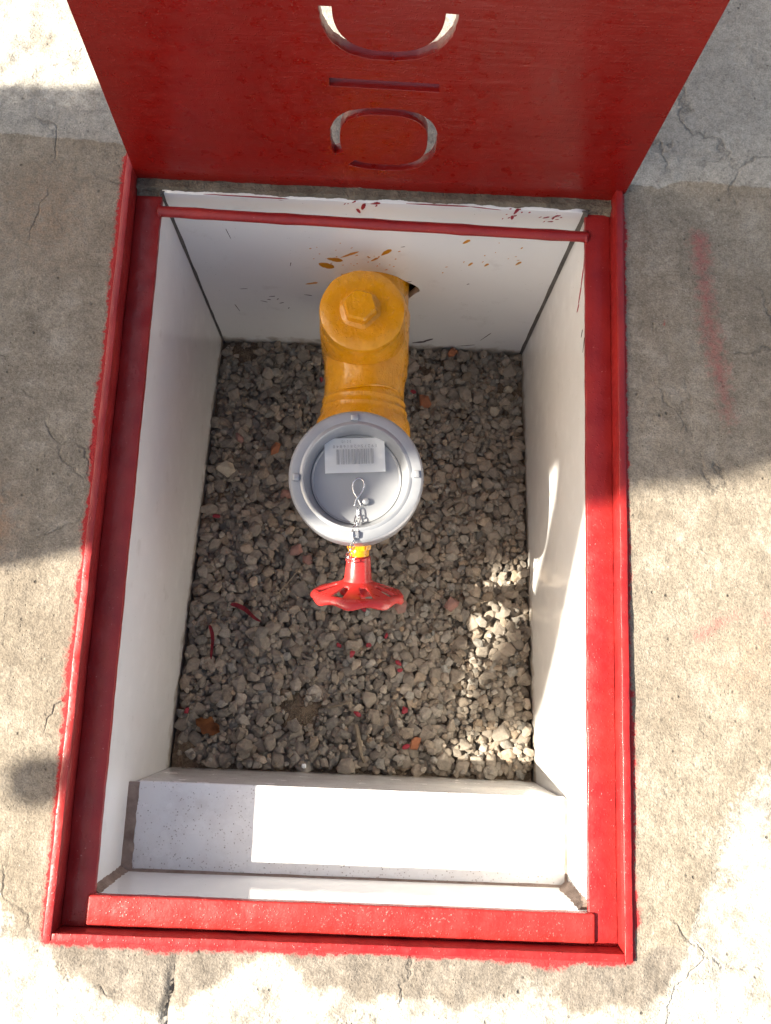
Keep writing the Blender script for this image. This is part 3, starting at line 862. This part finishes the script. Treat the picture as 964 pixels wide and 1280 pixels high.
obj('anchor_stud', lathe([(0, 0), (.0032, 0), (.0036, .002), (.0030, .0042), (.0010, .0052), (0, .0052)], 16, Matrix.Translation((.0038, .3400, zf - .0003))), M['alu'], chain)

# ------------------------------------------------------------------ gravel: stones dropped one after another on a height field
def make_stone(seed, pts=15):
    r = random.Random(seed)
    bm = bmesh.new()
    p = r.uniform(2.0, 3.6)
    for k in range(pts):
        z = 1 - 2 * (k + .5) / pts; a = k * 2.39996 + r.uniform(-.5, .5)
        d = Vector((math.sqrt(1 - z * z) * math.cos(a), math.sqrt(1 - z * z) * math.sin(a), z + r.uniform(-.15, .15)))
        n = (abs(d.x) ** p + abs(d.y) ** p + abs(d.z) ** p) ** (-1 / p)
        bm.verts.new(d * n * r.uniform(.78, 1.0))
    res = bmesh.ops.convex_hull(bm, input=bm.verts)
    junk = [g for g in res['geom_interior'] + res['geom_unused'] if isinstance(g, bmesh.types.BMVert)]
    bmesh.ops.delete(bm, geom=list(set(junk)), context='VERTS')
    bmesh.ops.bevel(bm, geom=[e for e in bm.edges if e.calc_face_angle(0) > .55], offset=.06, segments=1, affect='EDGES', clamp_overlap=True)
    bmesh.ops.triangulate(bm, faces=bm.faces)
    bmesh.ops.recalc_face_normals(bm, faces=bm.faces)
    me = bpy.data.meshes.new('gravel_stone'); bm.to_mesh(me); bm.free()
    co = np.array([v.co[:] for v in me.vertices]); co -= (co.max(0) + co.min(0)) / 2; co /= np.abs(co).max(0)
    me.vertices.foreach_set('co', co.ravel()); me.update()
    return me, co, np.array([f.vertices[:] for f in me.polygons])
VAR = [make_stone(100 + k, random.choice((11, 13, 15, 18))) for k in range(34)]
X0, X1, Y0, Y1 = -.1995, .1995, .0735, .6120
RES = .0016
gxn, gyn = int((X1 - X0) / RES), int((Y1 - Y0) / RES)
GX = X0 + (np.arange(gxn) + .5) * RES; GY = Y0 + (np.arange(gyn) + .5) * RES
hm = np.repeat((gz(GY) - .022)[:, None], gxn, 1)
surf = gz(GY)[:, None] - .0035
# sand shows through in a few places, stones stay thinner there
sand = np.zeros_like(hm)
for sx, sy, sr in ((-.168, .590, .026), (-.172, .389, .018), (.178, .560, .018), (.062, .585, .022), (-.185, .090, .022), (-.06, .135, .028), (.10, .245, .012)):
    sand = np.maximum(sand, np.clip(1.3 - np.hypot(GX[None, :] - sx, (GY[:, None] - sy)) / sr, 0, 1))
stones = []
def drop(cx, cy, a, b, c, th):
    rr = max(a, b)
    i0, i1 = max(0, int((cx - rr - X0) / RES)), min(gxn, int((cx + rr - X0) / RES) + 1)
    j0, j1 = max(0, int((cy - rr - Y0) / RES)), min(gyn, int((cy + rr - Y0) / RES) + 1)
    dx = GX[None, i0:i1] - cx; dy = GY[j0:j1, None] - cy
    u = (dx * math.cos(th) + dy * math.sin(th)) / a; v = (-dx * math.sin(th) + dy * math.cos(th)) / b
    q = u * u + v * v
    m = q < .92
    if m.sum() < 3: return None
    h = c * np.sqrt(np.clip(1 - q, 0, 1))
    win = hm[j0:j1, i0:i1]
    z = np.quantile((win + h)[m], .74)
    return z, m, h, (j0, j1, i0, i1)
sizes = np.sort(np.exp(rng.normal(math.log(.0067), .24, 7000)))[::-1]
sizes = np.clip(sizes, .0040, .0112)
order = rng.permutation(len(sizes))
for si in order:
    a = sizes[si]; b = a * rng.uniform(.60, .92); c = a * rng.uniform(.34, .60)
    best = None
    for _ in range(5):
        cx = rng.uniform(X0 + b * .55, X1 - b * .55); cy = rng.uniform(Y0 + b * .55, Y1 - b * .55)
        i, j = int((cx - X0) / RES), int((cy - Y0) / RES)
        d = hm[j, i] - surf[j, 0] + sand[j, i] * .014
        if best is None or d < best[0]: best = (d, cx, cy)
    d, cx, cy = best
    if d > -.0030: continue
    th = rng.uniform(0, math.pi)
    r = drop(cx, cy, a, b, c, th)
    if r is None: continue
    z, m, h, (j0, j1, i0, i1) = r
    win = hm[j0:j1, i0:i1]
    win[m] = np.maximum(win[m], (z + h * .85)[m])
    e = Euler((rng.normal(0, .24), rng.normal(0, .24), th))
    stones.append((cx, cy, z, a, b, c, e, int(rng.integers(len(VAR)))))
# small chips fill the gaps
for k in range(1900):
    a = rng.uniform(.0022, .0046); b = a * rng.uniform(.6, .95); c = a * rng.uniform(.4, .75)
    best = None
    for _ in range(3):
        cx = rng.uniform(X0 + a, X1 - a); cy = rng.uniform(Y0 + a, Y1 - a)
        i, j = int((cx - X0) / RES), int((cy - Y0) / RES)
        d = hm[j, i] - surf[j, 0]
        if best is None or d < best[0]: best = (d, cx, cy)
    d, cx, cy = best
    th = rng.uniform(0, math.pi)
    r = drop(cx, cy, a, b, c, th)
    if r is None: continue
    z, m, h, (j0, j1, i0, i1) = r
    win = hm[j0:j1, i0:i1]; win[m] = np.maximum(win[m], (z + h * .85)[m])
    stones.append((cx, cy, z, a, b, c, Euler((rng.normal(0, .35), rng.normal(0, .35), th)), int(rng.integers(len(VAR)))))
vis = []
for k, s in enumerate(stones):
    j, i = min(gyn - 1, int((s[1] - Y0) / RES)), min(gxn - 1, int((s[0] - X0) / RES))
    if s[2] + s[5] * .85 >= hm[j, i] - .0012: vis.append((s[3] * s[4], k))
top300 = set(k for _, k in sorted(vis, reverse=True)[:300])

nb = 90
bx, by = np.meshgrid(np.linspace(-.2005, .2005, nb), np.linspace(.070, .6135, nb))
sandm = np.zeros_like(bx)
for sx, sy, sr in ((-.168, .590, .026), (-.172, .389, .018), (.178, .560, .018), (.062, .585, .022), (-.185, .090, .022), (-.06, .135, .028), (.10, .245, .012)):
    sandm = np.maximum(sandm, np.clip(1.3 - np.hypot(bx - sx, by - sy) / sr, 0, 1))
bz = gz(by) - .0115 + sandm * .0075 + fbm(bx, by, 90, 3, 91) * .006
ii = np.arange(nb * nb).reshape(nb, nb)
me = bpy.data.meshes.new('gravel_bed')
me.from_pydata(np.stack([bx, by, bz], -1).reshape(-1, 3).tolist(), [], np.stack([ii[:-1, :-1], ii[:-1, 1:], ii[1:, 1:], ii[1:, :-1]], -1).reshape(-1, 4).tolist())
bed = obj('gravel_bed', me, M['sand_bed'], None, True)
tag(bed, 'bed of crushed grey brown stone on the floor of the pit', 'gravel', kind='structure')
for me_, _, _ in VAR:
    me_.materials.append(M['gravel_piece'])
allv, allf, allt = [], [], []
base = 0
for k, (cx, cy, z, a, b, c, e, vi) in enumerate(stones):
    me_, co, fa = VAR[vi]
    if k in top300:
        o = bpy.data.objects.new('gravel_stone', me_)
        o.location = (cx, cy, z); o.rotation_euler = e; o.scale = (a, b, c)
        C.objects.link(o); o.parent = bed
        continue
    Rm = np.array(e.to_matrix())
    allv.append((co * (a, b, c)) @ Rm.T + (cx, cy, z))
    allf.append(fa + base); base += len(co)
    g = rng.uniform(.72, 1.28); w = rng.normal(0, .045)
    if rng.random() < .05: g *= 1.35
    allt.append(np.tile((g * (1 + w), g, g * (1 - w), 1), (len(co), 1)))
me = bpy.data.meshes.new('loose_gravel')
me.from_pydata(np.concatenate(allv).tolist(), [], np.concatenate(allf).tolist())
ca = me.color_attributes.new('tint', 'FLOAT_COLOR', 'POINT')
ca.data.foreach_set('color', np.concatenate(allt).astype(np.float32).ravel())
lg = obj('loose_gravel', me, M['gravel'], bed)
lg['kind'] = 'stuff'

# ------------------------------------------------------------------ odd pieces lying on the gravel
def top_z(x, y):
    i, j = int((x - X0) / RES), int((y - Y0) / RES)
    i = min(max(i, 2), gxn - 3); j = min(max(j, 2), gyn - 3)
    return float(hm[j - 2:j + 3, i - 2:i + 3].max())
def bit(name, x, y, size, rz, mat, label, cat, var, tilt=(.15, .1), group=None, sink=.25):
    me_, co, fa = VAR[var]
    m = bpy.data.meshes.new(name); m.from_pydata(((co) * size).tolist(), [], fa.tolist())
    o = obj(name, m, mat)
    o.location = (x, y, top_z(x, y) + size[2] * (1 - sink)); o.rotation_euler = (tilt[0], tilt[1], rz)
    return tag(o, label, cat, group)
bit('brick_shard', .0715, .5297, (.0125, .0075, .004), R(100), M['brick'], 'orange triangular brick shard lying right of the yellow valve', 'brick shard', 3)
bit('brick_shard', -.1155, .4540, (.0100, .0055, .004), R(70), M['brick'], 'small orange brick shard standing left of the grey cap', 'brick shard', 5, (.3, .2))
bit('brick_shard', -.1600, .4652, (.0080, .0042, .004), R(115), M['brick_pink'], 'small pinkish brick shard near the left wall above the pale pebble', 'brick shard', 8)
bit('brick_shard', -.0967, .3955, (.0090, .0060, .004), R(5), M['brick_pink'], 'pink brick shard touching the left edge of the grey cap', 'brick shard', 9)
bit('brick_shard', .0689, .1072, (.0085, .0062, .003), R(50), M['brick'], 'little orange brick chip near the step at the front', 'brick shard', 11)
bit('brick_shard', .1063, .6040, (.0075, .0060, .004), R(20), M['brick'], 'reddish brick chip against the back wall right of the valve', 'brick shard', 12)
bit('pebble', -.1740, .4240, (.0110, .0100, .006), R(20), M['pale_stone'], 'pale cream pebble beside the left wall of the pit', 'pebble', 14)
bit('pebble', .1803, .5550, (.0062, .0058, .005), R(40), M['pale_stone'], 'pale tan pebble in the back right corner', 'pebble', 15)
bit('pebble', .1610, .5203, (.0070, .0062, .005), R(90), M['pale_stone'], 'light grey pebble below the back right corner', 'pebble', 16)
bit('pebble', .0472, .2600, (.0095, .0072, .005), R(80), M['brick_pink'], 'tan pebble just right of the red handwheel', 'pebble', 17)
bit('pebble', .1070, .2651, (.0085, .0070, .005), R(60), M['brick_pink'], 'rounded pinkish pebble between handwheel and right wall', 'pebble', 18)
bit('pebble', -.0531, .0790, (.0026, .0026, .0026), 0, M['sticker'], 'tiny white pellet lying against the step', 'pellet', 19)
bit('stone_chip', -.0804, .3230, (.0085, .0065, .004), R(30), M['brick_pink'], 'pinkish stone chip left of the chain, farther from the wheel', 'stone', 20)
bit('stone_chip', -.0655, .3130, (.0070, .0060, .004), R(100), M['brick_pink'], 'reddish stone chip left of the handwheel hub', 'stone', 21)
# dry leaf: folded blade with a midrib
bm = bmesh.new(); n = 12; L_, R_, Mi = [], [], []
for i in range(n + 1):
    s = i / n
    w = .0085 * math.sin(math.pi * s) ** .7 * (1 + .25 * math.sin(s * 17)) + .0004
    xx = (s - .5) * .030
    Mi.append(bm.verts.new((xx, 0, .002 * math.sin(s * 5)))); L_.append(bm.verts.new((xx + .001 * math.sin(i * 2), w, .0045 + .002 * math.sin(s * 9)))); R_.append(bm.verts.new((xx, -w, .0035 - .002 * math.sin(s * 7))))
for i in range(n):
    bm.faces.new((Mi[i], Mi[i + 1], L_[i + 1], L_[i])); bm.faces.new((R_[i], R_[i + 1], Mi[i + 1], Mi[i]))
bmesh.ops.solidify(bm, geom=list(bm.faces), thickness=.0005)
leaf = obj('dry_leaf', from_bm(bm), M['dry_leaf'], None, True)
leaf.location = (-.1619, .1181, top_z(-.1619, .1181) + .0006); leaf.rotation_euler = (.1, .15, R(-25))
tag(leaf, 'curled orange brown dry leaf on gravel near the left front corner', 'leaf')
# strips of red paint skin
def strip(ax, ay, bx_, by_, w, label):
    n = 14; bm = bmesh.new(); A, B = [], []
    d = Vector((bx_ - ax, by_ - ay, 0)); s = Vector((-d.y, d.x, 0)).normalized()
    for i in range(n + 1):
        q = i / n
        p = Vector((ax, ay, 0)) + d * q + s * .0022 * math.sin(q * 5)
        z = top_z(p.x, p.y) + .0012
        ww = w * (.55 + .45 * math.sin(q * math.pi) ** .5) * (1 - .45 * q)
        A.append(bm.verts.new((p.x + s.x * ww, p.y + s.y * ww, z + .001))); B.append(bm.verts.new((p.x - s.x * ww, p.y - s.y * ww, z)))
    zs_ = np.array([v.co.z for v in A]); zs_ = np.convolve(np.pad(zs_, 2, 'edge'), np.ones(5) / 5, 'valid') + .0015
    for v, u, z in zip(A, B, zs_): v.co.z = z + .0008; u.co.z = z
    for i in range(n): bm.faces.new((A[i], A[i + 1], B[i + 1], B[i]))
    bmesh.ops.solidify(bm, geom=list(bm.faces), thickness=.0006)
    return tag(obj('paint_strip', from_bm(bm), M['paint_chip'], None, True), label, 'paint strip')
strip(-.1497, .2550, -.1130, .2380, .0032, 'slanting strip of dried red paint left of the handwheel')
strip(-.1712, .2290, -.1650, .1910, .0026, 'upright strip of dried red paint near the left wall')
CH_ = [(-.1805, .3640, .0048, 'near the left wall below the pale pebble'), (-.0066, .2029, .0046, 'straight below the handwheel, largest of its row'), (-.0220, .2124, .0036, 'below the handwheel, left one of its row'),
       (.0124, .2138, .0034, 'below the handwheel, third from left in its row'), (.0324, .2258, .0040, 'below the right end of the handwheel'), (.0474, .1950, .0046, 'right of centre, upper one of a close pair'),
       (.0495, .1868, .0034, 'right of centre, lower one of a close pair'), (.0563, .1423, .0044, 'right of centre, above the orange brick chip'), (.0030, .1367, .0050, 'in the middle between handwheel and step'),
       (.0585, .1035, .0046, 'touching the orange brick chip near the step'), (-.1878, .1328, .0036, 'against the left wall above the dry leaf'), (.0046, .2560, .0036, 'right under the red handwheel'),
       (-.0600, .5850, .0050, 'behind, left of the yellow valve by the back wall'), (-.0640, .5560, .0045, 'left of the yellow valve, nearer than the wall'), (.0560, .5450, .0040, 'right of the yellow valve above the orange shard')]
for k, (x, y, s, where) in enumerate(CH_):
    bit('paint_fleck', x, y, (s, s * (.5 + .1 * (k % 4)), s * .32), k * 1.1, M['paint_chip'], 'red paint fleck on the gravel ' + where, 'paint fleck', (k * 5 + 2) % 34, (.2 * math.sin(k), .2 * math.cos(k)), 'red paint flecks on the gravel', .1)
def twig(pts, r, label):
    P = [(x, y, top_z(x, y) + .0015 + dz) for x, y, dz in pts]
    return tag(tube('twig', P, [r * (1 - .5 * k / len(P)) for k in range(len(P))], M['twig'], None, 6), label, 'twig')
twig([(-.0960, .2700, .001), (-.0840, .2870, .003), (-.0730, .3020, .003), (-.0640, .3130, .002), (-.0560, .3100, .001)], .0009, 'thin pale dry stem bending on the gravel left of the handwheel')
twig([(.0470, .3060, .002), (.0620, .2930, .003), (.0780, .2830, .003), (.0920, .2760, .001)], .0008, 'thin dry stem lying right of the handwheel')
twig([(-.0300, .1420, .001), (-.0150, .1460, .002), (-.0060, .1500, .001)], .0016, 'short pale stick between handwheel and step')
twig([(.0020, .1240, .000), (.0060, .1080, .001), (.0090, .0930, .001), (.0130, .0850, 0)], .0030, 'dark grey splinter near the step left of the orange chip')

# ------------------------------------------------------------------ made-up shadow caster, added out of view to shade lid and pit
TX = -1.55
added_tree = empty('shadow_caster', (TX, .36, 0), 'unseen bark brown stand-in added left of the pit to cast the shadow', 'added_tree')
# wanted ground shadow edges, carried back along the sunlight to shape the caster
low = [(-.36, .240), (-.299, .256), (-.234, .2735), (-.152, .306), (-.121, .342), (-.088, .356), (-.055, .372), (.020, .384), (.12, .360), (.19, .330), (.2305, .347), (.29, .350), (.3565, .377), (.45, .395)]
upp = [(-.36, .7066), (-.258, .710), (-.10, .728), (.02, .755), (.10, .785), (.25, .840), (.40, .890), (.50, .91)]
def back(Xs, Ys, xt=TX):
    z = .018 + (Xs - xt) / RX
    return Ys - RY * (z - .018), z
tr = [(-.10, .02, .82), (.05, .06, .76), (.25, .11, .68), (.6, .13, .615)]
for Xs, Yl in low:
    yl, z = back(Xs, Yl)
    yu, _ = back(Xs, float(np.interp(Xs, [p[0] for p in upp], [p[1] for p in upp])))
    tr.append((z, yl, yu))
tr += [(1.85, .22, .68), (2.2, .24, .62), (2.6, .27, .58), (3.0, .30, .54), (3.4, .34, .50)]
bm = bmesh.new(); rows = []
for z, a, b in tr:
    row = []
    for k in range(28):
        t_ = 2 * math.pi * k / 28
        j = 1 + .035 * math.sin(5 * t_ + z * 2) + .02 * math.sin(9 * t_ - z * 5)
        if abs(math.cos(t_)) < .45: j = 1 + (j - 1) * .2
        row.append(bm.verts.new((TX + (b - a) * .32 * math.cos(t_) * j, (a + b) / 2 + (b - a) / 2 * math.sin(t_) * j, z)))
    rows.append(row)
for a, b in zip(rows, rows[1:]):
    for k in range(28): bm.faces.new((a[k], a[(k + 1) % 28], b[(k + 1) % 28], b[k]))
bm.faces.new(rows[-1])
added_trunk = obj('added_trunk', from_bm(bm), M['bark'], added_tree, True)
added_limb = [back(*p) for p in ((.17, .440), (.074, .329), (.014, .278), (-.046, .231), (-.092, .196), (-.138, .148), (-.170, .120), (-.195, .104), (-.222, .092), (-.243, .084), (-.258, .080), (-.266, .079))]
lr = [.070, .052, .053, .057, .058, .048, .036, .016, .013, .021, .020, .008]
tube('shadow_limb', [(TX, y, z) for y, z in added_limb], lr, M['bark'], added_trunk, 14)  # added and bent to leave the lit gap in the shadow
for (p, q, r0) in (((TX, .40, 2.7), (TX - .9, .5, 3.9), .08), ((TX, .40, 2.9), (TX + .2, -.6, 4.1), .07), ((TX, .40, 3.1), (TX - .3, .9, 4.3), .07), ((TX, .40, 3.2), (TX + .1, .1, 4.6), .06)):
    p, q = Vector(p), Vector(q)
    tube('added_limb', [p.lerp(q, k / 6) + Vector((0, 0, .12 * math.sin(k / 6 * 3.1))) for k in range(7)], [r0 * (1 - .75 * k / 6) for k in range(7)], M['bark'], added_trunk, 8)
lv, lf = [], []
cents = [(-.9, .4, 4.0, .55), (.2, -.5, 4.2, .55), (-.3, .8, 4.4, .55), (.1, .1, 4.8, .6), (-.5, -.2, 4.6, .6), (-.8, .9, 4.6, .4), (.3, .5, 4.5, .5)]
for k in range(5200):
    c = cents[rng.integers(len(cents))]
    d = rng.normal(size=3); d /= np.linalg.norm(d); d *= c[3] * rng.random() ** .45
    p = np.array((TX + c[0], .17 + c[1], c[2])) + d * (1, 1, .75)
    u = rng.normal(size=3); u /= np.linalg.norm(u); w = np.cross(u, rng.normal(size=3)); w /= np.linalg.norm(w)
    s = rng.uniform(.035, .06); b0 = len(lv)
    lv += [p - u * s, p + w * s * .42, p + u * s, p - w * s * .42]; lf.append((b0, b0 + 1, b0 + 2, b0 + 3))
me = bpy.data.meshes.new('added_crown'); me.from_pydata([tuple(v) for v in lv], [], lf)
obj('added_crown', me, M['leaf_green'], added_tree)

# ------------------------------------------------------------------ render defaults
scene.render.engine = 'CYCLES'
scene.cycles.max_bounces = 8
scene.cycles.diffuse_bounces = 4
scene.cycles.glossy_bounces = 4
